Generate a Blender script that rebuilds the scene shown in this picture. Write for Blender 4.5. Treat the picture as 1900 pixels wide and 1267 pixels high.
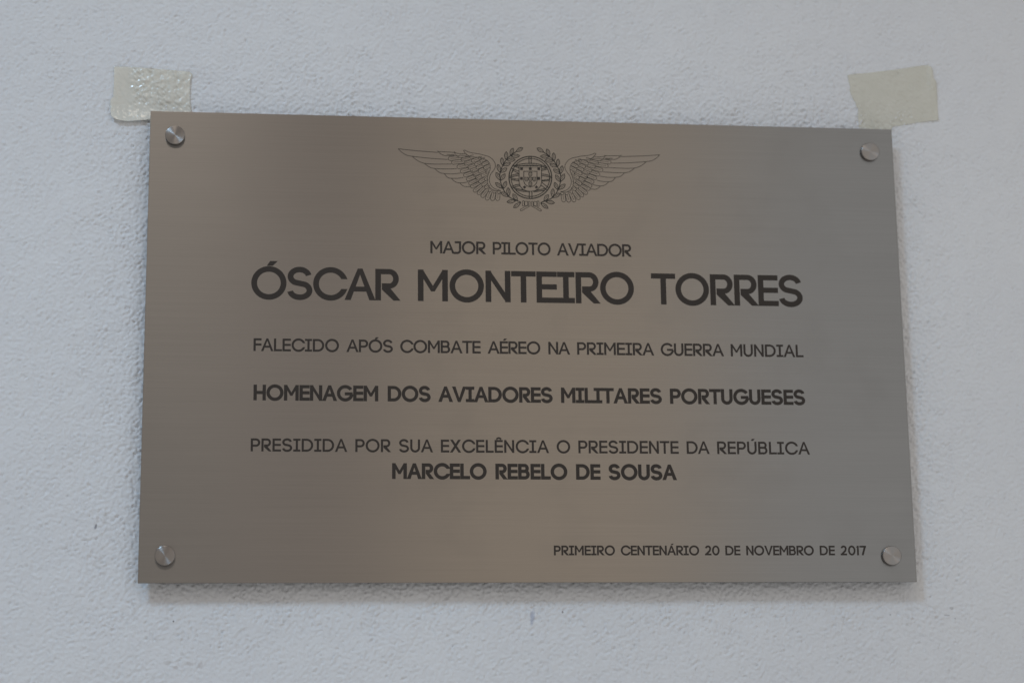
import bpy, bmesh, math
import numpy as np
from mathutils import Vector, Matrix, noise as mnoise
from mathutils.geometry import delaunay_2d_cdt

# ------------------------------------------------------------------ scene, camera, light
for o in list(bpy.data.objects): bpy.data.objects.remove(o)
SC = bpy.context.scene
COL = SC.collection
PW, PH, PT = .600, .37019, .002          # plate width, height, thickness (metres)
WALL_Y = .0145                           # mean wall surface behind the plate front
F_PX = 3709.56                           # focal length in photo pixels (photo 1900 x 1267)
CAM_POS = Vector((-.19487, -1.5191, -.33424))
CAM_ROT = Matrix(((0.99338837, -0.01209362, -0.11416347),
                  (-0.11407928, -0.21541359, -0.96983653),
                  (-0.01286353, 0.97644802, -0.21536898)))
cd = bpy.data.cameras.new('camera'); cam = bpy.data.objects.new('camera', cd); COL.objects.link(cam)
cam.matrix_world = Matrix.Translation(CAM_POS) @ CAM_ROT.to_4x4()
cd.sensor_width = 36; cd.lens = F_PX / 1900 * 36
cd.clip_start = .05; cd.clip_end = 100
cd.dof.use_dof = True; cd.dof.focus_distance = 1.54; cd.dof.aperture_fstop = 4.0
SC.camera = cam

SC.view_settings.view_transform = 'Standard'; SC.view_settings.look = 'None'
SC.view_settings.exposure = 0; SC.view_settings.gamma = 1

w = bpy.data.worlds.new("World"); SC.world = w; w.use_nodes = True
bg = w.node_tree.nodes['Background']
bg.inputs['Color'].default_value = (.345, .334, .320, 1); bg.inputs['Strength'].default_value = 1.0

def area(name, loc, target, sx, sy, watts, color):
    d = bpy.data.lights.new(name, 'AREA'); d.shape = 'RECTANGLE'; d.size = sx; d.size_y = sy
    d.energy = watts; d.color = color
    o = bpy.data.objects.new(name, d); COL.objects.link(o); o.location = loc
    o.rotation_euler = (Vector(target) - Vector(loc)).to_track_quat('-Z', 'Y').to_euler()
    return o
area('window_light', (-1.95, -2.9, 2.75), (-.26, 0, -.30), .66, .70, 2.35, (.48, .74, 1.0)).data.spread = math.radians(36)
area('ceiling_lamp', (-.60, -2.9, 2.85), (0, 0, 0), .6, .4, 10, (1.0, .86, .72))
area('warm_reflection_panel', (.47, -3.2, .55), (.47, 0, .55), .80, 3.3, 5.7, (1.0, .77, .54))  # added panel, no real lamp: gives the warm reflection mid-plate
area('dim_warm_reflection_panel', (-.13, -3.2, .55), (-.13, 0, .55), .40, 3.3, 1.05, (1.0, .72, .55))  # another added panel, lightens the dark band left on the steel
area('cool_reflection_panel', (1.79, -3.2, .55), (1.79, 0, .55), 1.85, 3.3, 10.6, (.91, .96, 1.0))  # unseen panel added for the cool grey reflection on the plate's right

# ------------------------------------------------------------------ materials
def mat(name):
    m = bpy.data.materials.new(name); m.use_nodes = True
    return m, m.node_tree, m.node_tree.nodes['Principled BSDF']
def nn(nt, typ, **kw):
    n = nt.nodes.new(typ)
    for k, v in kw.items():
        if k in n.inputs.keys(): n.inputs[k].default_value = v
        else: setattr(n, k, v)
    return n
def ramp(nt, fac, stops):
    r = nt.nodes.new('ShaderNodeValToRGB'); nt.links.new(fac, r.inputs['Fac'])
    e = r.color_ramp.elements
    while len(e) < len(stops): e.new(.5)
    for el, (p, c) in zip(e, stops): el.position = p; el.color = (*c, 1)
    return r.outputs['Color']
def coords(nt, scale, loc=(0, 0, 0)):
    tc = nt.nodes.new('ShaderNodeTexCoord'); mp = nn(nt, 'ShaderNodeMapping')
    mp.inputs['Scale'].default_value = scale; mp.inputs['Location'].default_value = loc
    nt.links.new(tc.outputs['Object'], mp.inputs['Vector'])
    return mp.outputs['Vector']
def noise(nt, vec, scale, detail=3, rough=.5):
    n = nn(nt, 'ShaderNodeTexNoise'); n.inputs['Scale'].default_value = scale
    n.inputs['Detail'].default_value = detail; n.inputs['Roughness'].default_value = rough
    nt.links.new(vec, n.inputs['Vector']); return n.outputs['Fac']
def mathn(nt, op, a, b, clamp=False):
    n = nn(nt, 'ShaderNodeMath', operation=op, use_clamp=clamp)
    for i, v in enumerate((a, b)):
        if isinstance(v, (int, float)): n.inputs[i].default_value = v
        else: nt.links.new(v, n.inputs[i])
    return n.outputs[0]
def mixc(nt, fac, a, b, blend='MIX'):
    n = nn(nt, 'ShaderNodeMix', data_type='RGBA', blend_type=blend)
    for s, v in ((n.inputs['Factor'], fac), (n.inputs['A'], a), (n.inputs['B'], b)):
        pass
    sock = {'Factor': n.inputs[0], 'A': n.inputs[6], 'B': n.inputs[7]}
    for k, v in (('Factor', fac), ('A', a), ('B', b)):
        if isinstance(v, (int, float)): sock[k].default_value = v
        elif isinstance(v, tuple): sock[k].default_value = (*v, 1)
        else: nt.links.new(v, sock[k])
    return n.outputs[2]

# brushed stainless plate: grain runs left to right
m_plate, nt, b = mat('brushed_steel')
v = coords(nt, (9, 1, 1300)); g1 = noise(nt, v, 1.0, 4, .65)
v2 = coords(nt, (2.2, 1, 60)); g2 = noise(nt, v2, 1.0, 3, .5)
v3 = coords(nt, (5, 1, 7)); g3 = noise(nt, v3, 1.0, 2, .5)
c1 = ramp(nt, g1, [(.3, (.243, .236, .229)), (.7, (.264, .256, .248))])
c2 = ramp(nt, g2, [(.3, (.985, .985, .985)), (.7, (1.01, 1.01, 1.01))])
nt.links.new(mixc(nt, 1.0, c1, c2, 'MULTIPLY'), b.inputs['Base Color'])
b.inputs['Metallic'].default_value = 1
r = nn(nt, 'ShaderNodeMapRange'); nt.links.new(g3, r.inputs['Value'])
r.inputs['From Min'].default_value = .3; r.inputs['From Max'].default_value = .7
r.inputs['To Min'].default_value = .295; r.inputs['To Max'].default_value = .315
v4 = coords(nt, (1, 1, 1), (3.1, 0, 1.7)); g4 = noise(nt, v4, 14, 4, .62)
sm = nn(nt, 'ShaderNodeMapRange'); nt.links.new(g4, sm.inputs['Value'])
sm.inputs['From Min'].default_value = .52; sm.inputs['From Max'].default_value = .72; sm.inputs['To Min'].default_value = 0; sm.inputs['To Max'].default_value = .028
nt.links.new(mathn(nt, 'ADD', r.outputs['Result'], sm.outputs['Result']), b.inputs['Roughness'])
b.inputs['Anisotropic'].default_value = .97
tg = nn(nt, 'ShaderNodeCombineXYZ'); tg.inputs[2].default_value = 1
nt.links.new(tg.outputs[0], b.inputs['Tangent'])
bp = nn(nt, 'ShaderNodeBump'); bp.inputs['Strength'].default_value = .06; bp.inputs['Distance'].default_value = .0002
nt.links.new(g1, bp.inputs['Height']); nt.links.new(bp.outputs['Normal'], b.inputs['Normal'])

# turned caps: concentric machining marks
m_cap, nt, b = mat('turned_steel')
b.inputs['Metallic'].default_value = 1; b.inputs['Base Color'].default_value = (.280, .267, .260, 1)
b.inputs['Anisotropic Rotation'].default_value = .25
b.inputs['Roughness'].default_value = .34; b.inputs['Anisotropic'].default_value = .9
tg = nn(nt, 'ShaderNodeTangent', direction_type='RADIAL', axis='Y')
nt.links.new(tg.outputs[0], b.inputs['Tangent'])
m_barrel, nt, b = mat('spacer_steel')
b.inputs['Metallic'].default_value = 1; b.inputs['Base Color'].default_value = (.5, .48, .46, 1)
v = coords(nt, (40, 400, 40)); g = noise(nt, v, 1.0, 2)
nt.links.new(ramp(nt, g, [(.3, (.28, .28, .28)), (.7, (.42, .42, .42))]), b.inputs['Roughness'])

# dark filled lettering and finer etched line work
def ink(name, ca, cb, rough):
    m, nt, b = mat(name)
    v = coords(nt, (1, 1, 1)); g = noise(nt, v, 260, 3)
    nt.links.new(ramp(nt, g, [(.3, ca), (.7, cb)]), b.inputs['Base Color'])
    b.inputs['Roughness'].default_value = rough
    b.inputs['Specular IOR Level'].default_value = .25
    return m
m_ink = ink('engraved_lettering', (.029, .023, .0195), (.037, .030, .026), .5)
m_etch = ink('etched_line', (.024, .022, .018), (.032, .029, .024), .5)
m_shade = ink('etched_hatching', (.060, .055, .046), (.075, .068, .058), .5)

# painted plaster wall
m_wall, nt, b = mat('painted_plaster')
v = coords(nt, (1, 1, 1))
gA = noise(nt, v, 5, 3, .5); gB = noise(nt, v, 70, 3, .6)
base = ramp(nt, gA, [(.3, (.728, .750, .788)), (.7, (.765, .786, .820))])
base = mixc(nt, 1.0, base, ramp(nt, gB, [(.3, (.97, .97, .975)), (.7, (1.0, 1.0, 1.0))]), 'MULTIPLY')
sep = nn(nt, 'ShaderNodeSeparateXYZ'); nt.links.new(v, sep.inputs[0])
wob = noise(nt, v, 160, 3, .6)
def stain(cx, cz, rx, rz, col, amt, tilt=0.):
    """one irregular mark on the paint: an ellipse whose rim is broken by noise"""
    global base
    dx = mathn(nt, 'SUBTRACT', sep.outputs[0], cx); dz = mathn(nt, 'SUBTRACT', sep.outputs[2], cz)
    dx = mathn(nt, 'ADD', dx, mathn(nt, 'MULTIPLY', dz, tilt))
    a = mathn(nt, 'POWER', mathn(nt, 'ABSOLUTE', mathn(nt, 'DIVIDE', dx, rx), 0), 2.0)
    c = mathn(nt, 'POWER', mathn(nt, 'ABSOLUTE', mathn(nt, 'DIVIDE', dz, rz), 0), 2.0)
    d = mathn(nt, 'ADD', mathn(nt, 'ADD', a, c), mathn(nt, 'MULTIPLY', mathn(nt, 'SUBTRACT', wob, .5), 3.0))
    k = mathn(nt, 'MULTIPLY', mathn(nt, 'SUBTRACT', 1.3, d, True), amt)
    base = mixc(nt, k, base, col)
STAINS = []          # filled below once pixel -> wall is known
b.inputs['Roughness'].default_value = .62
b.inputs['Specular IOR Level'].default_value = .3
bp = nn(nt, 'ShaderNodeBump'); bp.inputs['Strength'].default_value = .7; bp.inputs['Distance'].default_value = .0009
nt.links.new(noise(nt, v, 430, 4, .62), bp.inputs['Height']); nt.links.new(bp.outputs['Normal'], b.inputs['Normal'])
wall_nt, wall_b = nt, b

def ray(px, py):
    return CAM_ROT @ Vector(((px - 950) / F_PX, -(py - 633.5) / F_PX, -1))
def on_plane(px, py, Y=0.):
    d = ray(px, py); t = (Y - CAM_POS.y) / d.y; p = CAM_POS + d * t
    return p.x, p.z
for (px, py, rx, rz, col, amt, tilt) in [
    (988, 1144, .0021, .0062, (.40, .44, .56), .75, -.15), (991, 1132, .0010, .0026, (.50, .52, .60), .45, .3),
    (177.5, 977, .0009, .0022, (.20, .20, .23), .75, -.2), (1044, 1135, .0008, .0009, (.25, .22, .22), .8, 0),
    (322, 1152, .0007, .0007, (.15, .14, .15), .9, 0), (311, 1229, .0030, .0016, (.50, .49, .49), .45, 0),
    (326, 1238, .0020, .0015, (.52, .48, .48), .45, 0), (352, 1231, .0026, .0018, (.50, .48, .48), .45, .4),
    (372, 1233, .0022, .0024, (.50, .47, .47), .45, 0), (1766, 1128, .0020, .0012, (.42, .42, .44), .5, .5),
    (1772, 1147, .0008, .0010, (.30, .30, .32), .6, 0), (1757, 1141, .0022, .0006, (.35, .35, .37), .6, .4),
    (818, 1137, .0007, .0006, (.4, .38, .38), .6, 0), (240, 420, .0009, .0009, (.42, .40, .42), .6, 0),
    (208, 386, .0008, .0013, (.42, .42, .44), .5, 0), (1652, 1140, .0007, .0007, (.3, .3, .3), .5, 0)]:
    x, z = on_plane(px, py, WALL_Y); stain(x, z, rx, rz, col, amt, tilt)
wall_nt.links.new(base, wall_b.inputs['Base Color'])

# masking tape: thin cream film, slightly see-through, glossy where it hugs the plaster
def tape_mat(name, ca, cb, rough, see, bump):
    m, nt, b = mat(name)
    v = coords(nt, (1, 1, 1)); g = noise(nt, v, 60, 3, .6)
    nt.links.new(ramp(nt, g, [(.3, ca), (.7, cb)]), b.inputs['Base Color'])
    b.inputs['Roughness'].default_value = rough; b.inputs['Specular IOR Level'].default_value = .6
    g2 = noise(nt, v, 420, 2, .5)
    bp = nn(nt, 'ShaderNodeBump'); bp.inputs['Strength'].default_value = bump; bp.inputs['Distance'].default_value = .0006
    nt.links.new(g2, bp.inputs['Height']); nt.links.new(bp.outputs['Normal'], b.inputs['Normal'])
    tr = nn(nt, 'ShaderNodeBsdfTransparent'); tr.inputs['Color'].default_value = (.97, .965, .92, 1)
    mx = nn(nt, 'ShaderNodeMixShader'); mx.inputs[0].default_value = 1 - see
    nt.links.new(tr.outputs[0], mx.inputs[1]); nt.links.new(b.outputs[0], mx.inputs[2])
    nt.links.new(mx.outputs[0], nt.nodes['Material Output'].inputs['Surface'])
    return m
m_tape = tape_mat('masking_tape', (.77, .765, .70), (.82, .815, .755), .42, .36, .2)
m_tape_gloss = tape_mat('pressed_masking_tape', (.80, .795, .74), (.86, .855, .81), .15, .30, .25)

# ------------------------------------------------------------------ helpers
def link(name, me, m, parent=None, loc=None):
    o = bpy.data.objects.new(name, me); COL.objects.link(o)
    if m and not me.materials: me.materials.append(m)
    if parent: o.parent = parent
    if loc: o.location = loc
    return o
def from_bm(name, bm, m, parent=None, smooth=False):
    me = bpy.data.meshes.new(name); bm.normal_update(); bm.to_mesh(me); bm.free()
    if smooth:
        for p in me.polygons: p.use_smooth = True
    return link(name, me, m, parent)

def union_mesh(name, polys, thick, scale=1.0):
    """polys: convex 2D outlines that may overlap; returns one clean raised mesh of their union (x, z plane, facing -y)"""
    V, F = [], []
    for p in polys:
        a = sum(p[i][0] * p[(i + 1) % len(p)][1] - p[(i + 1) % len(p)][0] * p[i][1] for i in range(len(p)))
        if abs(a) < 1e-9: continue
        if a < 0: p = p[::-1]
        F.append(list(range(len(V), len(V) + len(p)))); V += [Vector((q[0], q[1])) for q in p]
    vo, eo, fo, _, _, fid = delaunay_2d_cdt(V, [], F, 1, 1e-5)
    tris = [t for t, ids in zip(fo, fid) if ids]
    n = len(vo); edge = {}
    for t in tris:
        for i in range(3): edge[(t[i], t[(i + 1) % 3])] = 1
    vs = [(q[0] * scale, -thick, q[1] * scale) for q in vo] + [(q[0] * scale, 0, q[1] * scale) for q in vo]
    fs = [tuple(t) for t in tris]
    # ccw in (x, z) seen from -y : normal of (x,z) ccw is x cross z = -y, which faces the viewer
    for (a, c) in edge:
        if (c, a) not in edge: fs.append((c, a, a + n, c + n))
    me = bpy.data.meshes.new(name); me.from_pydata(vs, [], fs); me.update()
    return me

def ribbon(pts, w, closed=False, caps=False):
    """centre line -> quads with mitred joints"""
    P = [Vector(p) for p in pts]; n = len(P); L, R = [], []
    for i in range(n):
        if closed: a, c = P[i - 1], P[(i + 1) % n]
        else: a, c = P[max(i - 1, 0)], P[min(i + 1, n - 1)]
        d0 = (P[i] - a); d1 = (c - P[i])
        if d0.length < 1e-9: d0 = d1
        if d1.length < 1e-9: d1 = d0
        d0.normalize(); d1.normalize()
        t = (d0 + d1)
        if t.length < 1e-6: t = d0.copy()
        t.normalize(); nrm = Vector((-t.y, t.x)); k = max(.45, t.dot(d0))
        L.append(P[i] + nrm * (w / 2 / k)); R.append(P[i] - nrm * (w / 2 / k))
    out = []
    for i in range(n if closed else n - 1):
        j = (i + 1) % n; out.append([R[i][:], R[j][:], L[j][:], L[i][:]])
    if caps:
        for p in (P[0], P[-1]):
            out.append([(p.x + w / 2 * math.cos(a * math.pi / 4), p.y + w / 2 * math.sin(a * math.pi / 4)) for a in range(8)])
    return out
def arc(cx, cy, rx, ry, a0, a1, n=24):
    return [(cx + rx * math.cos(math.radians(a0 + (a1 - a0) * i / n)), cy + ry * math.sin(math.radians(a0 + (a1 - a0) * i / n))) for i in range(n + 1)]
def band(cx, cy, ro, ri, a0, a1, n=28):
    """an elliptical stroke between radii pairs ro=(x,y), ri=(x,y) as quads"""
    o = arc(cx, cy, ro[0], ro[1], a0, a1, n); i_ = arc(cx, cy, ri[0], ri[1], a0, a1, n)
    return [[o[k], o[k + 1], i_[k + 1], i_[k]] for k in range(n)]
def rect(x0, y0, x1, y1): return [(x0, y0), (x1, y0), (x1, y1), (x0, y1)]
def smooth_line(pts, n=6):
    """Catmull-Rom through the points"""
    P = [Vector(p) for p in pts]; out = []
    for i in range(len(P) - 1):
        a = P[max(i - 1, 0)]; b_ = P[i]; c = P[i + 1]; d = P[min(i + 2, len(P) - 1)]
        for k in range(n):
            t = k / n
            q = .5 * ((2 * b_) + (c - a) * t + (2 * a - 5 * b_ + 4 * c - d) * t * t + (3 * b_ - a - 3 * c + d) * t ** 3)
            out.append(q[:])
    out.append(P[-1][:]); return out

# ------------------------------------------------------------------ geometric capitals (cap height 1)
def glyph(ch, s):
    """returns (polys, left bearing, width, right bearing); s = stroke weight"""
    acc = None
    if ch in 'ÓÉÁÚÊ':
        acc = '^' if ch == 'Ê' else '/'; ch = {'Ó': 'O', 'É': 'E', 'Á': 'A', 'Ú': 'U', 'Ê': 'E'}[ch]
    P = []; lb, rb = .05, .05; h = s * .96
    def ring(cx, cy, rx, ry, a0=0, a1=360, n=40): P.extend(band(cx, cy, (rx, ry), (rx - s, ry - s), a0, a1, n))
    if ch == 'O': W = 1.07; ring(W / 2, .5, W / 2, .53, 0, 360, 56); lb = rb = .04
    elif ch == 'C':
        W = 1.0; cx = .535; P += band(cx, .5, (.535, .53), (.535 - s, .53 - s), 13, 347, 52)
        # cut the terminals level, as the typeface does
        a = .155; P = [[(x, y) if not (x > cx and abs(y - .5) < a) else (x, .5 + a * (1 if y >= .5 else -1)) for x, y in p] for p in P]
        lb = .04; rb = .02
    elif ch == 'G':
        W = 1.0; cx = .53; P += band(cx, .5, (.53, .53), (.53 - s, .53 - s), 34, 352, 52)
        P.append(rect(.50, .5 - s * .62, .995, .5 + s * .30))
        lb = .04; rb = .04
    elif ch == 'S':
        W = .77; ry = (.525 - s / 2) / 2; yt, yb = .5 + ry, .5 - ry; rx = .365 - s / 2; r2 = .383 - s / 2
        P += ribbon(arc(W / 2 - .008, yt, rx, ry, 10, 238, 30) + arc(W / 2 + .002, yb, r2, ry, 58, -172, 30), s)
        lb = .04; rb = .04
    elif ch == 'A':
        W = .95; t = s * 1.08; m = W / 2; ap = s * .42
        P += [[(0, 0), (t, 0), (m + ap - .005, 1.0), (m - ap, 1.0)], [(W - t, 0), (W, 0), (m + ap, 1.0), (m - ap + .005, 1.0)]]
        y0, y1 = .27, .27 + s * .9; kk = lambda y: (m - ap) * y
        P.append([(kk(y0) + s * .4, y0), (W - kk(y0) - s * .4, y0), (W - kk(y1) - s * .4, y1), (kk(y1) + s * .4, y1)])
        lb = rb = .0
    elif ch == 'R':
        W = .78; P.append(rect(0, 0, s, 1)); ry = .50 - .185 + s * .0; bx = .43; yb = .375
        ro = (1 - yb) / 2; cy = yb + ro
        P.append(rect(s * .9, 1 - h, bx, 1)); P.append(rect(s + .025, yb, bx, yb + h))
        P += band(bx, cy, (.725 - bx, ro), (.725 - bx - s, ro - h), -90, 90, 24)
        P.append([(s + .025, yb + h * .5), (s + .025, yb + .0), (W - s * 1.32, 0), (W, 0), (s * 1.32 + .19, yb + .0 + .03), (s + .19, yb + h * .5)])
        P[-1] = [(s + .025, yb + h * .45), (s + .025, yb - .03), (W - s * 1.25, 0), (W, 0), (.36 + s * .3, yb + h * .45)]
        lb = .05; rb = -.01
    elif ch == 'P':
        W = .72; P.append(rect(0, 0, s, 1)); bx = .40; yb = .36; ro = (1 - yb) / 2; cy = yb + ro
        P.append(rect(s * .9, 1 - h, bx, 1)); P.append(rect(s * .9, yb, bx, yb + h))
        P += band(bx, cy, (W - bx, ro), (W - bx - s, ro - h), -90, 90, 24); rb = .02
    elif ch == 'B':
        W = .74; P.append(rect(0, 0, s, 1)); yb = .52
        P.append(rect(s * .9, 1 - h, .42, 1)); P.append(rect(s * .9, yb - h / 2, .44, yb + h / 2)); P.append(rect(s * .9, 0, .44, h))
        t0 = yb - h / 2; ro = (1 - t0) / 2; P += band(.42, t0 + ro, (.27, ro), (.27 - s, ro - h), -90, 90, 20)
        t1 = yb + h / 2; ro = t1 / 2; P += band(.44, ro, (.30, ro), (.30 - s, ro - h), -90, 90, 20)
    elif ch == 'D':
        W = .88; P.append(rect(0, 0, s, 1)); bx = .38
        P.append(rect(s * .9, 1 - h, bx, 1)); P.append(rect(s * .9, 0, bx, h))
        P += band(bx, .5, (.5, .5), (.5 - s, .5 - h), -90, 90, 36); rb = .04
    elif ch in 'EF':
        W = .65 if ch == 'E' else .62; P.append(rect(0, 0, s, 1)); P.append(rect(s * .9, 1 - h, W - .01, 1))
        P.append(rect(s * .9, .5 - h * .5 + .01, W - .01, .5 + h * .5 + .01))
        if ch == 'E': P.append(rect(s * .9, 0, W, h))
        rb = .02 if ch == 'E' else -.03
    elif ch == 'L': W = .62; P += [rect(0, 0, s, 1), rect(s * .9, 0, W, h)]; rb = .0
    elif ch == 'I':
        W = .55; m = W / 2; P += [rect(m - s / 2, 0, m + s / 2, 1), rect(0, 0, W, h), rect(0, 1 - h, W, 1)]; lb = rb = .02
    elif ch == 'T':
        W = .77; m = W / 2; P += [rect(m - s / 2, 0, m + s / 2, 1 - h * .5), rect(0, 1 - h, W, 1)]; lb = rb = .01
    elif ch == 'H': W = .78; P += [rect(0, 0, s, 1), rect(W - s, 0, W, 1), rect(s * .9, .5 - h / 2, W - s * .9, .5 + h / 2)]
    elif ch == 'M':
        W = .93; m = W / 2; a = .31; P += [rect(0, 0, s, 1), rect(W - s, 0, W, 1)]
        vv = s * .32; k = .9
        P.append([(0, 1), (s * k, 1), (m + vv, a), (m - vv, a), (s * .5, 1 - s * 1.1)])
        P[-1] = [(s * .02, 1), (s * k, 1), (m + vv, a), (m - vv, a)]
        P.append([(W - s * .02, 1), (W - s * k, 1), (m - vv, a), (m + vv, a)])
        P.append([(0, 1), (s * .9, 1), (s * .9, 1 - s * 1.6), (0, 1 - s * .5)])
        # underside of each diagonal comes off the stem a little below the shoulder
        P.append([(s * .9, 1), (s * .9, 1 - s * 1.55), (m - vv, a), (m + vv * .2, a + s * .9)])
        P.append([(W - s * .9, 1), (W - s * .9, 1 - s * 1.55), (m + vv, a), (m - vv * .2, a + s * .9)])
    elif ch == 'N':
        W = .78; P += [rect(0, 0, s, 1), rect(W - s, 0, W, 1)]
        P.append([(0, 1), (s * .85, 1), (W, 0), (W - s * .85, 0)]); P.append([(s * .85, 1), (s * .95, 1 - s * 1.7), (W - s * .85, 0), (W - s * .95, s * 1.7)][:4])
        P[-1] = [(s * .3, 1), (s * .98, 1 - s * 1.75), (W - s * .85, 0), (W - s * .3, 0)]
        P.append([(s * .85, 1), (W - s * .98, s * 1.75), (W - s * .3, 0), (s * .3, 1)])
    elif ch == 'J':
        W = .60; P += [rect(W - s, .30, W, 1), rect(.10, 1 - h, W - s * .5, 1)]
        P += band(W - .30, .28, (.30, .30), (.30 - s, .30 - s), -90, 2, 18); P.append(rect(0, -.02, W - .30 + .005, -.02 + s)); lb = -.05
    elif ch == 'U':
        W = .76; r = W / 2; P += [rect(0, r - .02, s, 1), rect(W - s, r - .02, W, 1)]; ring(r, r - .02, r, r, 180, 360, 32)
    elif ch == 'V':
        W = .93; t = s * 1.08; m = W / 2; ap = s * .42
        P += [[(0, 1), (t, 1), (m + ap, 0), (m - ap, 0)], [(W - t, 1), (W, 1), (m + ap, 0), (m - ap, 0)]]; lb = rb = 0.
    elif ch == 'X':
        W = .88; t = s * 1.28; P += [[(0, 0), (t, 0), (W - .02, 1), (W - .02 - t, 1)], [(W - t, 0), (W, 0), (t + .02, 1), (.02, 1)]]; lb = rb = .0
    elif ch == '0': W = .80; ring(W / 2, .5, W / 2, .52, 0, 360, 44); lb = rb = .03
    elif ch == '1': W = .30; P += [rect(W - s, 0, W, 1), [(0, 1 - h * .9), (W - s * .5, 1 - h * 1.0), (W - s * .3, 1), (.16, 1.0)]]; lb = -.02; rb = .04
    elif ch == '2':
        W = .68; P += band(W / 2, .70, (.32, .32), (.32 - s, .32 - s), -28, 172, 30)
        c = [(W / 2 + (.32 - s / 2) * math.cos(math.radians(-24)), .70 + (.32 - s / 2) * math.sin(math.radians(-24))), (.50, .46), (.12, s * .5)]
        P += ribbon(c, s); P.append(rect(0, 0, W, h)); P.append([(0, 0), (s * .8, 0), (s * 1.2, h), (0.02, h * .9)])
    elif ch == '7':
        W = .70; P += [rect(0, 1 - h, W, 1), [(W - s * 1.05, 1 - h * .6), (W, 1), (W - .02, 1 - h * .8), (.19 + s * 1.1, 0), (.19, 0)]]
        P[-1] = [(W - s * 1.15, 1 - h * .5), (W, 1 - h * .5), (.20 + s * 1.1, 0), (.20, 0)]; lb = .0
    else: raise ValueError(ch)
    if acc == '/':
        x = W / 2 + (0 if ch != 'A' else .0); y = 1.055 if ch in 'O' else (1.06 if ch != 'A' else 1.05); y = 1.04 if ch == 'O' else y
        P.append([(x - .07, y), (x + .11, y), (x + .26, y + .155), (x + .03, y + .155)])
    elif acc == '^':
        P += ribbon(smooth_line([(W / 2 - .19, 1.05), (W / 2 - .08, 1.13), (W / 2 + .0, 1.15), (W / 2 + .08, 1.13), (W / 2 + .19, 1.05)], 4), s * .8)
    return P, lb, W, rb

# ------------------------------------------------------------------ the wall
def build_wall():
    rng = np.random.default_rng(7)
    step = .00105; nx, nz = 1200, 960
    xs = (np.arange(nx) - nx / 2) * step + .0; zs = (np.arange(nz) - nz / 2) * step + .0
    def field(l0, l1, ax=1.0, ay=1.0):
        """band-passed random relief, wavelengths l0..l1 metres"""
        f = np.fft.rfft2(rng.standard_normal((nz, nx)))
        kz = np.fft.fftfreq(nz, step)[:, None] * ay; kx = np.fft.rfftfreq(nx, step)[None, :] * ax
        k = np.sqrt(kx * kx + kz * kz)
        g = np.exp(-(k * l0) ** 2) * (1 - np.exp(-(k * l1) ** 2))
        r = np.fft.irfft2(f * g, s=(nz, nx)); return r / r.std()
    fine = field(.0024, .0052); med = field(.0048, .013); coarse = field(.03, .12)
    mask = np.clip(.5 + .5 * field(.02, .1), 0, 1)
    h = .00029 * fine * (.7 + .6 * mask) + .00013 * med + .00018 * coarse - .00017 * np.maximum(-fine - .3, 0) ** 1.5
    # flattened roller texture on the lower right, coarser on the upper left
    X, Z = np.meshgrid(xs, zs)
    amp = 1.0 - .30 / (1 + np.exp(-(X - .34) / .04))
    # the plaster is rougher in the patch round the fixings of the plate
    dist = np.hypot(np.maximum(np.abs(X) - PW / 2, 0), np.maximum(np.abs(Z) - PH / 2, 0)); amp = amp * (.62 + .62 * np.exp(-(dist / .035) ** 1.5))
    h = h * amp
    # fade to the plain outer field
    e = np.minimum(np.minimum(X - xs[0], xs[-1] - X), np.minimum(Z - zs[0], zs[-1] - Z)); h *= np.clip(e / .03, 0, 1)
    def ext(a, far):
        o = []; s_ = step; v_ = a[-1]
        while v_ < far: s_ *= 1.35; v_ += s_; o.append(v_)
        lo = []; s_ = step; v_ = a[0]
        while v_ > -far: s_ *= 1.35; v_ -= s_; lo.append(v_)
        return np.array(lo[::-1]), np.array(o)
    lx, hx = ext(xs, 3.0); lz, hz = ext(zs, 1.6)
    Xa = np.concatenate([lx, xs, hx]); Za = np.concatenate([lz, zs, hz])
    Hh = np.zeros((len(Za), len(Xa))); Hh[len(lz):len(lz) + nz, len(lx):len(lx) + nx] = h
    gx, gz = np.meshgrid(Xa, Za); NX, NZ = len(Xa), len(Za)
    co = np.stack([gx, WALL_Y - Hh, gz], -1).reshape(-1, 3).astype(np.float32)
    idx = np.arange(NX * NZ).reshape(NZ, NX)
    q = np.stack([idx[:-1, :-1], idx[:-1, 1:], idx[1:, 1:], idx[1:, :-1]], -1).reshape(-1, 4).astype(np.int32)
    # close the slab at the back so that the wall has thickness
    nb = NX * NZ
    back = np.array([[Xa[0], WALL_Y + .2, Za[0]], [Xa[-1], WALL_Y + .2, Za[0]], [Xa[-1], WALL_Y + .2, Za[-1]], [Xa[0], WALL_Y + .2, Za[-1]]], np.float32)
    co = np.concatenate([co, back])
    q = np.concatenate([q, np.array([[nb + 3, nb + 2, nb + 1, nb]], np.int32)])
    me = bpy.data.meshes.new('wall'); me.vertices.add(len(co)); me.vertices.foreach_set('co', co.ravel())
    me.loops.add(q.size); me.loops.foreach_set('vertex_index', q.ravel())
    me.polygons.add(len(q)); me.polygons.foreach_set('loop_start', np.arange(0, q.size, 4, dtype=np.int32))
    me.polygons.foreach_set('use_smooth', np.ones(len(q), bool))
    me.update(calc_edges=True)
    o = link('wall', me, m_wall); o['kind'] = 'structure'
    o['label'] = 'white painted plaster wall with an uneven grainy surface behind the plaque'
    def height(x, z):
        i = min(max((x - xs[0]) / step, 0), nx - 2); j = min(max((z - zs[0]) / step, 0), nz - 2)
        a, c = int(i), int(j); u, v_ = i - a, j - c
        return (h[c, a] * (1 - u) * (1 - v_) + h[c, a + 1] * u * (1 - v_) + h[c + 1, a] * (1 - u) * v_ + h[c + 1, a + 1] * u * v_)
    return height
wall_h = build_wall()

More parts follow.
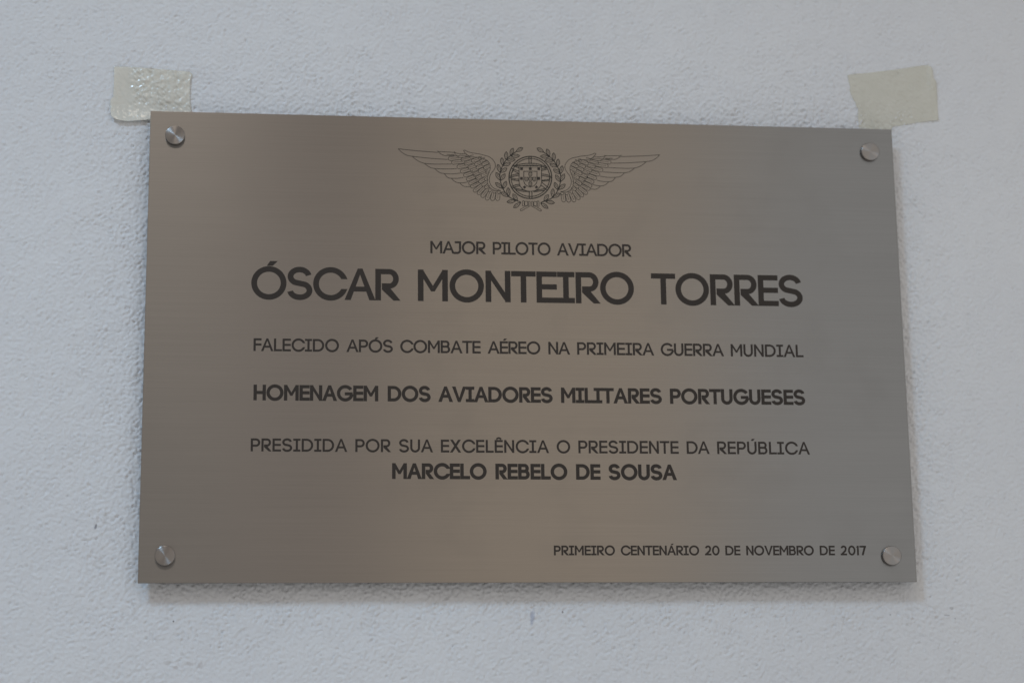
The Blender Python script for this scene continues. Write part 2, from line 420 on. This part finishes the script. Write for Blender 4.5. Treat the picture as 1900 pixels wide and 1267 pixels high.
# ------------------------------------------------------------------ the plaque
plaque = bpy.data.objects.new('memorial_plaque', None); COL.objects.link(plaque)
plaque.empty_display_size = .1
plaque['label'] = 'brushed steel memorial plaque with winged crest and dark lettering, screwed to the white wall'
plaque['category'] = 'plaque'

bm = bmesh.new()
vs = [bm.verts.new((x, y, z)) for y in (0, PT) for x, z in ((-PW / 2, -PH / 2), (PW / 2, -PH / 2), (PW / 2, PH / 2), (-PW / 2, PH / 2))]
for f in ((0, 1, 2, 3), (7, 6, 5, 4), (4, 5, 1, 0), (6, 7, 3, 2), (5, 6, 2, 1), (7, 4, 0, 3)):
    bm.faces.new([vs[i] for i in f])
bmesh.ops.bevel(bm, geom=bm.edges[:], offset=.00022, segments=2, profile=.6, affect='EDGES')
plate = from_bm('metal_plate', bm, m_plate, plaque)

# fixing caps and spacers
def lathe(prof, n=64):
    bm = bmesh.new(); rows = []
    for r_, y in prof:
        rows.append([bm.verts.new((r_ * math.cos(2 * math.pi * i / n), y, r_ * math.sin(2 * math.pi * i / n))) for i in range(n)] if r_ > 0 else [bm.verts.new((0, y, 0))])
    for a, c in zip(rows, rows[1:]):
        for i in range(n):
            j = (i + 1) % n
            if len(a) == 1: bm.faces.new((a[0], c[i], c[j]))
            elif len(c) == 1: bm.faces.new((a[i], c[0], a[j]))
            else: bm.faces.new((a[i], c[i], c[j], a[j]))
    bmesh.ops.recalc_face_normals(bm, faces=bm.faces[:]); return bm
R_CAP = .0076
def mesh_of(name, bm, m, smooth_angle=None):
    me = bpy.data.meshes.new(name); bm.normal_update(); bm.to_mesh(me); bm.free(); me.materials.append(m)
    return me
cap_me = mesh_of('fixing_cap', lathe([(0, -.0031), (R_CAP * .3, -.0031), (R_CAP * .65, -.00308), (R_CAP - .0006, -.0030), (R_CAP - .00018, -.00285), (R_CAP, -.0025), (R_CAP, -.0004), (R_CAP - .0002, -.00001)]), m_cap)
for p in cap_me.polygons: p.use_smooth = abs(p.normal.y) < .3
barrel_me = mesh_of('spacer', lathe([(0, PT + .00001), (.0062, PT + .00001), (.0062, WALL_Y + .004), (0, WALL_Y + .004)], 40), m_barrel)
for i, (px, py) in enumerate(((324, 251), (1614.5, 280.5), (305, 1030.5), (1655, 1029.5))):
    sx = -1 if px < 900 else 1; sz = 1 if py < 600 else -1
    c = link('fixing_cap', cap_me, None, plaque, (sx * (PW / 2 - .01964), 0, sz * (PH / 2 - .02025)))
    link('spacer', barrel_me, None, c)

# ------------------------------------------------------------------ lettering
LINES = [  # (cap height px, stroke, [(word, x0, x1), ...], baseline px at start and end)
    (23.0, .170, [('MAJOR', 798.4, 902), ('PILOTO', 914.2, 1021.6), ('AVIADOR', 1033.2, 1172.2)], (798, 470.2), (1172, 476.4)),
    (57.9, .176, [('ÓSCAR', 466.2, 743.3), ('MONTEIRO', 775.3, 1176.2), ('TORRES', 1208.4, 1488.8)], (560, 556.3), (1450, 567.3)),
    (23.2, .170, [('FALECIDO', 470.4, 629), ('APÓS', 642.6, 729), ('COMBATE', 742.6, 891.9), ('AÉREO', 904.7, 1002.6), ('NA', 1017.4, 1057.8),
                  ('PRIMEIRA', 1070.8, 1213.7), ('GUERRA', 1225.9, 1343.2), ('MUNDIAL', 1355.8, 1490.5)], (470, 651.2), (1490, 662.6)),
    (28.6, .212, [('HOMENAGEM', 470.3, 701.9), ('DOS', 719.3, 799.1), ('AVIADORES', 813.1, 1025.4), ('MILITARES', 1040.9, 1227.9), ('PORTUGUESES', 1243, 1493.8)], (471, 742.8), (1488, 750.9)),
    (23.7, .168, [('PRESIDIDA', 465.2, 644.5), ('POR', 659.3, 725.6), ('SUA', 740.3, 803.6), ('EXCELÊNCIA', 818, 1018.8), ('O', 1032.8, 1058),
                  ('PRESIDENTE', 1073.1, 1259.2), ('DA', 1274, 1316.7), ('REPÚBLICA', 1330.6, 1502.6)], (466, 837.3), (1500, 842.8)),
    (29.1, .222, [('MARCELO', 727.5, 903), ('REBELO', 919.2, 1052.7), ('DE', 1068.8, 1114.2), ('SOUSA', 1129, 1255.9)], (728, 888.4), (1255, 890.2)),
    (17.9, .192, [('PRIMEIRO', 1027.7, 1141), ('CENTENÁRIO', 1151.9, 1297.3), ('20', 1307.9, 1335.2), ('DE', 1345.8, 1373.7), ('NOVEMBRO', 1384.6, 1510),
                  ('DE', 1521, 1549), ('2017', 1559.6, 1607)], (1028, 1029.9), (1607, 1029.4)),
]
cache = {}; n_letter = 0
for cap, s, words, b0, b1 in LINES:
    zb = (on_plane(*b0)[1] + on_plane(*b1)[1]) / 2
    zt = (on_plane(b0[0], b0[1] - cap)[1] + on_plane(b1[0], b1[1] - cap)[1]) / 2
    H = zt - zb
    for word, x0, x1 in words:
        def at(px): return on_plane(px, b0[1] + (b1[1] - b0[1]) * (px - b0[0]) / (b1[0] - b0[0]) - cap / 2)[0]
        X0, X1 = at(x0), at(x1)
        G = [glyph(ch, s) for ch in word]
        nat = sum(g[2] for g in G) + sum(G[i][3] + G[i + 1][1] for i in range(len(G) - 1))
        want = (X1 - X0) / H; track = 0.; kx = 1.0
        if len(G) > 1:
            track = max(-.06, min(.05, (want - nat) / (len(G) - 1)))
            kx = (want - track * (len(G) - 1) - (nat - sum(g[2] for g in G))) / sum(g[2] for g in G)
        else: kx = want / nat
        x = X0
        for i, (ch, g) in enumerate(zip(word, G)):
            key = (ch, s)
            if key not in cache:
                cache[key] = union_mesh('letter', g[0], .003); cache[key].materials.append(m_ink)
            if i: x += (G[i - 1][3] + g[1] + track) * H
            o = link('numeral' if ch.isdigit() else 'letter', cache[key], None, plate)
            o.location = (x, -.00001 - .000012 * (n_letter % 3), zb); o.scale = (H * kx, .012, H)
            x += g[2] * kx * H; n_letter += 1

# ------------------------------------------------------------------ the winged crest
UM = 1000.0                                # crest outlines are drawn in millimetres on the plate
def A(zx, zy): x, z = on_plane(730 + zx / 7.3077, 260 + zy / 7.3077); return (x * UM, z * UM)      # first tracing sheet
def Bp(zx, zy): x, z = on_plane(900 + zx / 9.385, 265 + zy / 9.385); return (x * UM, z * UM)       # second, finer sheet
CX, CZ = Bp(789, 607)
LW = .46
def mk(name, polys, m, parent, lift):
    me = union_mesh(name, polys, .00003, 1 / UM); me.materials.append(m)
    o = link(name, me, None, parent); o.location = (0, -lift, 0); return o
def mirror(polys): return [[(2 * CX - x, z) for x, z in p][::-1] for p in polys]
def line(f, pts, w=LW, smooth=True, n=5, **k):
    q = [f(*p) for p in pts]
    return ribbon(smooth_line(q, n) if smooth and len(q) > 2 else q, w, **k)

wing = []
wing += line(A, [(65, 120), (300, 146), (600, 170)], n=3); wing += line(A, [(600, 160), (700, 162), (825, 170)])
for pts in ([(65, 120), (110, 165), (160, 198), (210, 215), (255, 222)], [(255, 222), (500, 250), (740, 265)],
            [(255, 222), (300, 262), (360, 298), (420, 318)], [(420, 318), (560, 328), (785, 327)],
            [(420, 318), (460, 350), (510, 378), (560, 388)], [(560, 388), (700, 393), (860, 390)],
            [(560, 388), (600, 425), (640, 448), (690, 457)], [(690, 457), (800, 461), (905, 450)],
            [(690, 457), (720, 495), (750, 515), (785, 520)], [(785, 520), (870, 521), (950, 508)],
            [(785, 520), (820, 555), (860, 577), (900, 582)], [(900, 582), (960, 579), (1015, 567)],
            [(900, 582), (930, 612), (970, 632), (1040, 630)],
            [(600, 145), (612, 165), (640, 188), (690, 212), (750, 215), (830, 210)], [(720, 196), (770, 201), (825, 200)],
            [(822, 160), (840, 195), (870, 225), (910, 238), (1000, 232), (1040, 220)], [(822, 160), (850, 178), (900, 187), (990, 185)],
            [(900, 207), (950, 211), (1000, 208)]):
    wing += line(A, pts)
wing += line(A, [(950, 145), (968, 140), (1000, 156), (1060, 175), (1150, 188), (1220, 205), (1290, 225), (1340, 260), (1375, 310), (1382, 360), (1360, 410),
                 (1325, 455), (1305, 500), (1300, 550), (1315, 600), (1350, 645), (1400, 672), (1455, 685)])
wing += line(A, [(950, 145), (975, 180), (1020, 215), (1090, 232), (1170, 240), (1240, 262), (1290, 300), (1310, 345), (1310, 400), (1290, 450), (1275, 510),
                 (1275, 570), (1290, 625), (1330, 665), (1380, 688), (1455, 685)])
CAPS = [((745, 255), (905, 240), 27), ((787, 308), (960, 288), 27), ((862, 370), (1005, 338), 27), ((907, 432), (1040, 395), 27), ((952, 485), (1085, 440), 26),
        ((990, 540), (1120, 490), 26), ((1022, 597), (1150, 540), 26), ((1047, 640), (1180, 570), 25), ((1087, 700), (1200, 612), 25), ((1142, 737), (1235, 640), 25),
        ((1195, 777), (1270, 680), 26), ((1262, 815), (1310, 700), 27), ((1338, 822), (1362, 715), 28), ((1410, 822), (1420, 715), 28),
        ((917, 272), (1035, 240), 25), ((960, 325), (1075, 292), 25), ((1010, 380), (1115, 343), 25), ((1042, 420), (1140, 385), 24), ((1077, 475), (1170, 437), 24),
        ((1112, 525), (1205, 482), 24), ((1157, 575), (1240, 530), 24), ((1202, 620), (1270, 565), 23), ((1242, 660), (1290, 605), 22), ((1292, 697), (1322, 662), 22),
        ((1362, 722), (1372, 690), 22), ((1427, 727), (1430, 692), 22),
        ((1032, 235), (1090, 226), 22), ((1060, 290), (1150, 257), 24), ((1102, 338), (1190, 302), 24), ((1122, 382), (1210, 340), 24), ((1150, 430), (1240, 390), 24),
        ((1190, 492), (1275, 450), 24), ((1237, 540), (1275, 520), 22),
        ((1148, 246), (1200, 246), 18), ((1172, 288), (1250, 258), 23), ((1202, 337), (1290, 298), 23), ((1225, 388), (1305, 350), 23), ((1252, 442), (1295, 420), 22)]
for (tx, ty), (bx_, by_), rr in CAPS:
    d = Vector((bx_ - tx, by_ - ty)); L_ = d.length; d.normalize(); n_ = Vector((-d.y, d.x)); c0 = Vector((tx, ty)) + d * rr
    end = Vector((bx_, by_))
    pts = [end + n_ * rr] + [c0 + n_ * (rr * math.cos(a)) - d * (rr * math.sin(a)) for a in [math.pi * k / 8 for k in range(9)]] + [end - n_ * rr]
    wing += line(A, [p[:] for p in pts], .43, smooth=False)
    wing += line(A, [(c0 + d * 2)[:], (c0 + (end - c0) * .92)[:]], .30)

# armillary sphere
sph = []
R1 = 376 / 9.385
def ring_px(r, w): return line(Bp, arc(789, 607, r, r * .985, 0, 360, 72)[:-1], w, smooth=False, closed=True)
sph += ring_px(372, .92) + ring_px(336, .70)
for pts in ([(765, 250), (765, 372)], [(803, 250), (803, 372)], [(770, 848), (770, 965)], [(816, 848), (816, 965)],
            [(500, 402), (640, 372), (789, 362), (930, 374), (1085, 425)], [(520, 408), (650, 400), (789, 394), (930, 402), (1080, 440)],
            [(418, 592), (500, 560), (592, 540)], [(422, 612), (500, 588), (592, 568)],
            [(462, 768), (530, 738), (605, 725)], [(475, 792), (540, 765), (612, 752)],
            [(500, 788), (640, 820), (715, 832)], [(520, 812), (640, 845), (760, 852)], [(862, 838), (960, 818), (1060, 800)], [(840, 855), (960, 843), (1045, 826)],
            [(985, 458), (1030, 450), (1080, 442)], [(985, 486), (1035, 474), (1078, 464)],
            [(985, 548), (1075, 560), (1160, 596)], [(985, 575), (1075, 588), (1155, 614)],
            [(988, 658), (1070, 645), (1140, 632)], [(988, 672), (1070, 665), (1135, 655)],
            [(455, 618), (520, 632), (592, 640)], [(460, 645), (520, 655), (592, 668)]):
    sph += line(Bp, pts, .72)
for pts in ([(478, 402), (592, 440)], [(455, 446), (592, 500)], [(455, 446), (478, 402)], [(455, 545), (500, 470)], [(500, 490), (580, 535)],
            [(985, 690), (1110, 790)], [(970, 735), (1085, 830)], [(1110, 790), (1085, 830)]):
    sph += line(Bp, pts, .66)
crest = mk('crest', sph, m_etch, plaque, .00001)
crest['label'] = 'etched armillary sphere at the centre of the winged emblem'
w1 = mk('wing', wing, m_etch, crest, .000005)
w2 = mk('wing', mirror(wing), m_etch, crest, .000005)

sh = []
OUT = [(592, 405), (592, 690), (610, 755), (650, 805), (710, 838), (789, 850), (868, 838), (925, 805), (968, 755), (984, 690), (984, 405)]
INN = [(674, 500), (674, 668), (690, 715), (725, 752), (789, 772), (852, 752), (890, 715), (905, 668), (905, 500)]
sh += line(Bp, OUT, .62, smooth=False, closed=True) + line(Bp, INN, .6, smooth=False, closed=True)
sh += line(Bp, [(595, 432), (981, 432)], .25)
for x, y in ((789, 552), (720, 637), (789, 637), (857, 637), (789, 722)):
    sh += line(Bp, [(x - 26, y - 32), (x - 26, y + 12), (x - 12, y + 32), (x + 12, y + 32), (x + 26, y + 12), (x + 26, y - 32)], .60, smooth=False, closed=True)
    sh.append([Bp(x - 9, y - 8), Bp(x - 9, y + 10), Bp(x + 9, y + 10), Bp(x + 9, y - 8)])
shield = mk('shield', sh, m_etch, crest, .000008)
cs = []
for x, y, k in ((635, 455, 0), (788, 455, 0), (935, 455, 0), (635, 625, 0), (935, 625, 0), (688, 775, 1), (895, 775, 1)):
    a, c = 24, 24
    if k: q = [(x, y - 30), (x - 30, y), (x, y + 30), (x + 30, y)]
    else: q = [(x - a, y - c + 6), (x - a, y + c), (x + a, y + c), (x + a, y - c + 6)]
    cs.append([Bp(*p) for p in q])
    if not k:
        for u in (-a, -8, a - 16): cs.append([Bp(*p) for p in ((x + u, y - c - 4), (x + u, y - c + 10), (x + u + 16, y - c + 10), (x + u + 16, y - c - 4))])
mk('castle', cs, m_ink, crest, .00002)

# laurel
def leaf(f, bx_, by_, tx, ty, w):
    b_, t_ = Vector((bx_, by_)), Vector((tx, ty)); d = t_ - b_; n_ = Vector((-d.y, d.x)).normalized()
    up, dn = [], []
    for k in range(9):
        u = k / 8; wd = w * math.sin(math.pi * u ** 1.25) ** .8 * (1 if u < 1 else 0) if 0 < u < 1 else 0
        up.append((b_ + d * u + n_ * wd)[:]); dn.append((b_ + d * u - n_ * wd)[:])
    return line(f, up + dn[-2:0:-1], .64, smooth=False, closed=True) + line(f, [(b_ + d * .35)[:], (b_ + d * .82)[:]], .45)
LEAVES = [((540, 155), (655, 92)), ((440, 220), (487, 100)), ((450, 235), (602, 230)), ((365, 300), (370, 160)), ((380, 300), (524, 298)),
          ((305, 395), (292, 265)), ((315, 400), (442, 355)), ((262, 520), (222, 380)), ((270, 520), (380, 445)), ((260, 655), (193, 520)),
          ((270, 660), (348, 545)), ((300, 795), (183, 700)), ((320, 800), (367, 675)), ((410, 940), (278, 865)), ((415, 935), (400, 785)),
          ((530, 1015), (383, 1032)), ((565, 1010), (485, 895)), ((620, 1045), (498, 1130))]
lau = line(Bp, [(620, 1035), (530, 1000), (420, 945), (345, 860), (310, 795), (265, 660), (262, 520), (310, 400), (370, 300), (440, 230), (545, 155)], .75)
for a, c in LEAVES: lau += leaf(Bp, *a, *c, 29)
mk('laurel_branch', lau, m_etch, crest, .000011); mk('laurel_branch', mirror(lau), m_etch, crest, .000011)

bow = []
for x0, x1, y0, y1 in ((650, 685, 1012, 1105), (688, 745, 1022, 1095), (752, 786, 1022, 1108)):
    bow += line(Bp, [(x0 + 6, y0), (x0, y0 + 25), (x0 + 4, (y0 + y1) / 2), (x0, y1 - 8), (x0 + 10, y1), (x1 - 8, y1), (x1, y1 - 10), (x1 - 4, (y0 + y1) / 2), (x1, y0 + 20), (x1 - 6, y0)], .42, smooth=False, closed=True)
bow += line(Bp, [(745, 1092), (680, 1125), (615, 1162), (618, 1186), (640, 1186), (700, 1148), (775, 1108)], .42, smooth=False)
mk('ribbon_bow', bow + mirror(bow), m_etch, crest, .000014)

# ------------------------------------------------------------------ the two pieces of tape
def tape(name, outline, lift_fn, m, label, crinkle=.00006, smooth_k=.5, gap=.00034):
    """outline in photo pixels on the wall; a thin film following the plaster, lifted where lift_fn says"""
    P = [Vector(on_plane(px, py, WALL_Y - .0006)) for px, py in outline]
    lo = Vector((min(p.x for p in P), min(p.y for p in P))); hi = Vector((max(p.x for p in P), max(p.y for p in P)))
    g = .0009; V = list(P); 
    nxx = int((hi.x - lo.x) / g); nzz = int((hi.y - lo.y) / g)
    def inside(q):
        c = False
        for i in range(len(P)):
            a, b_ = P[i - 1], P[i]
            if (a.y > q.y) != (b_.y > q.y) and q.x < (b_.x - a.x) * (q.y - a.y) / (b_.y - a.y) + a.x: c = not c
        return c
    for i in range(1, nxx):
        for j in range(1, nzz):
            q = Vector((lo.x + i * g, lo.y + j * g))
            if inside(q) and min((q - p).length for p in P) > g * .6: V.append(q)
    vo, eo, fo, _, _, _ = delaunay_2d_cdt(V, [], [list(range(len(P)))], 1, 1e-7)
    co = []
    for q in vo:
        hgt = wall_h(q.x, q.y); l = lift_fn(q.x, q.y); hug = tuck(q.x, q.y) if crinkle > .0005 else .3
        a_, b_ = q.x * .8 + q.y * .6, q.y * .8 - q.x * .6
        cr = max(0, .55 + .7 * mnoise.noise(Vector((a_ * 150, b_ * 300, 3)))) + .2 * mnoise.noise(Vector((a_ * 330, b_ * 520, 9)))
        co.append((q.x, WALL_Y - hgt * (smooth_k + (1 - smooth_k) * hug) - gap - l - crinkle * cr * hug, q.y))
    n = len(co); co2 = [(x, y + .00005, z) for x, y, z in co]
    fs = [tuple(t) for t in fo]; E = {(t[i], t[(i + 1) % 3]) for t in fs for i in range(3)}
    me = bpy.data.meshes.new(name)
    allf = fs + [(c + n, b_ + n, a + n) for a, b_, c in fs] + [(b_, a, a + n, b_ + n) for a, b_ in E if (b_, a) not in E]
    me.from_pydata(co + co2, [], allf); me.update()
    for p in me.polygons: p.use_smooth = True
    o = link(name, me, m); o['label'] = label; o['category'] = 'tape'; o['group'] = 'pieces of masking tape at the top corners of the plaque'
    return o
# centre the object on itself so that each piece has its own origin
def recentre(o):
    me = o.data; c = sum((v_.co for v_ in me.vertices), Vector()) / len(me.vertices)
    me.transform(Matrix.Translation(-c)); o.location = c
def px_of(x, z): pass
SX, SZ = on_plane(245, 195, WALL_Y)
def tuck(x, z):
    # how tightly the film hugs the grain: only in the patch that was rubbed down
    f = lambda t: 1 / (1 + math.exp(-t))
    return f((x - SX) / .0016) * f((z - SZ) / .0016)
def lift_left(x, z):
    # loose along its left edge and its lower left corner, pressed flat in the middle and right
    u = max(0, (SX - x) / .014); v_ = max(0, (SZ - z) / .012)
    return min(.0042, .0012 * min(u, 1.2) ** 1.5 + .0022 * min(v_, 1.3) ** 1.6)
t1 = tape('masking_tape', [(211.5, 124.5), (240, 124), (274, 127), (315, 130.5), (352, 133.2), (356, 136.5), (356.5, 141), (353.5, 148), (352.5, 170), (353, 190), (355.2, 206), (354, 232),
                           (278, 236), (278.5, 223.5), (258, 225.5), (235, 227.2), (218, 225), (206.5, 218), (205, 203), (204.5, 188.5), (210, 180), (211.5, 150)], lift_left, m_tape_gloss,
          'crinkled glossy cream masking tape at the upper left corner of the plaque', .0015, .3, .00025)
RX, RZ = on_plane(1728, 150, WALL_Y)
def lift_right(x, z):
    return .0016 * math.exp(-((x - RX) / .0035) ** 2 - ((z - RZ) / .018) ** 2) + .0005 * max(0, min(1, (x - RX + .02) / .02))
t2 = tape('masking_tape', [(1573, 139.5), (1580, 138), (1605, 136), (1640, 132), (1665, 128.5), (1700, 123.5), (1722, 121.5), (1729, 128), (1731, 146), (1737, 152), (1738.5, 180), (1739.5, 205), (1741.5, 223.5),
                           (1722, 225.5), (1700, 228.5), (1680, 232), (1657, 235), (1652, 245), (1597, 245), (1594, 238), (1592.5, 225), (1591.5, 213), (1592.5, 203), (1588.5, 197), (1588, 192), (1584, 186),
                           (1579, 176), (1576.5, 168), (1577.5, 162), (1574.5, 150)], lift_right, m_tape,
          'smooth matt cream masking tape with ragged left edge at the upper right corner')
for t in (t1, t2): recentre(t)
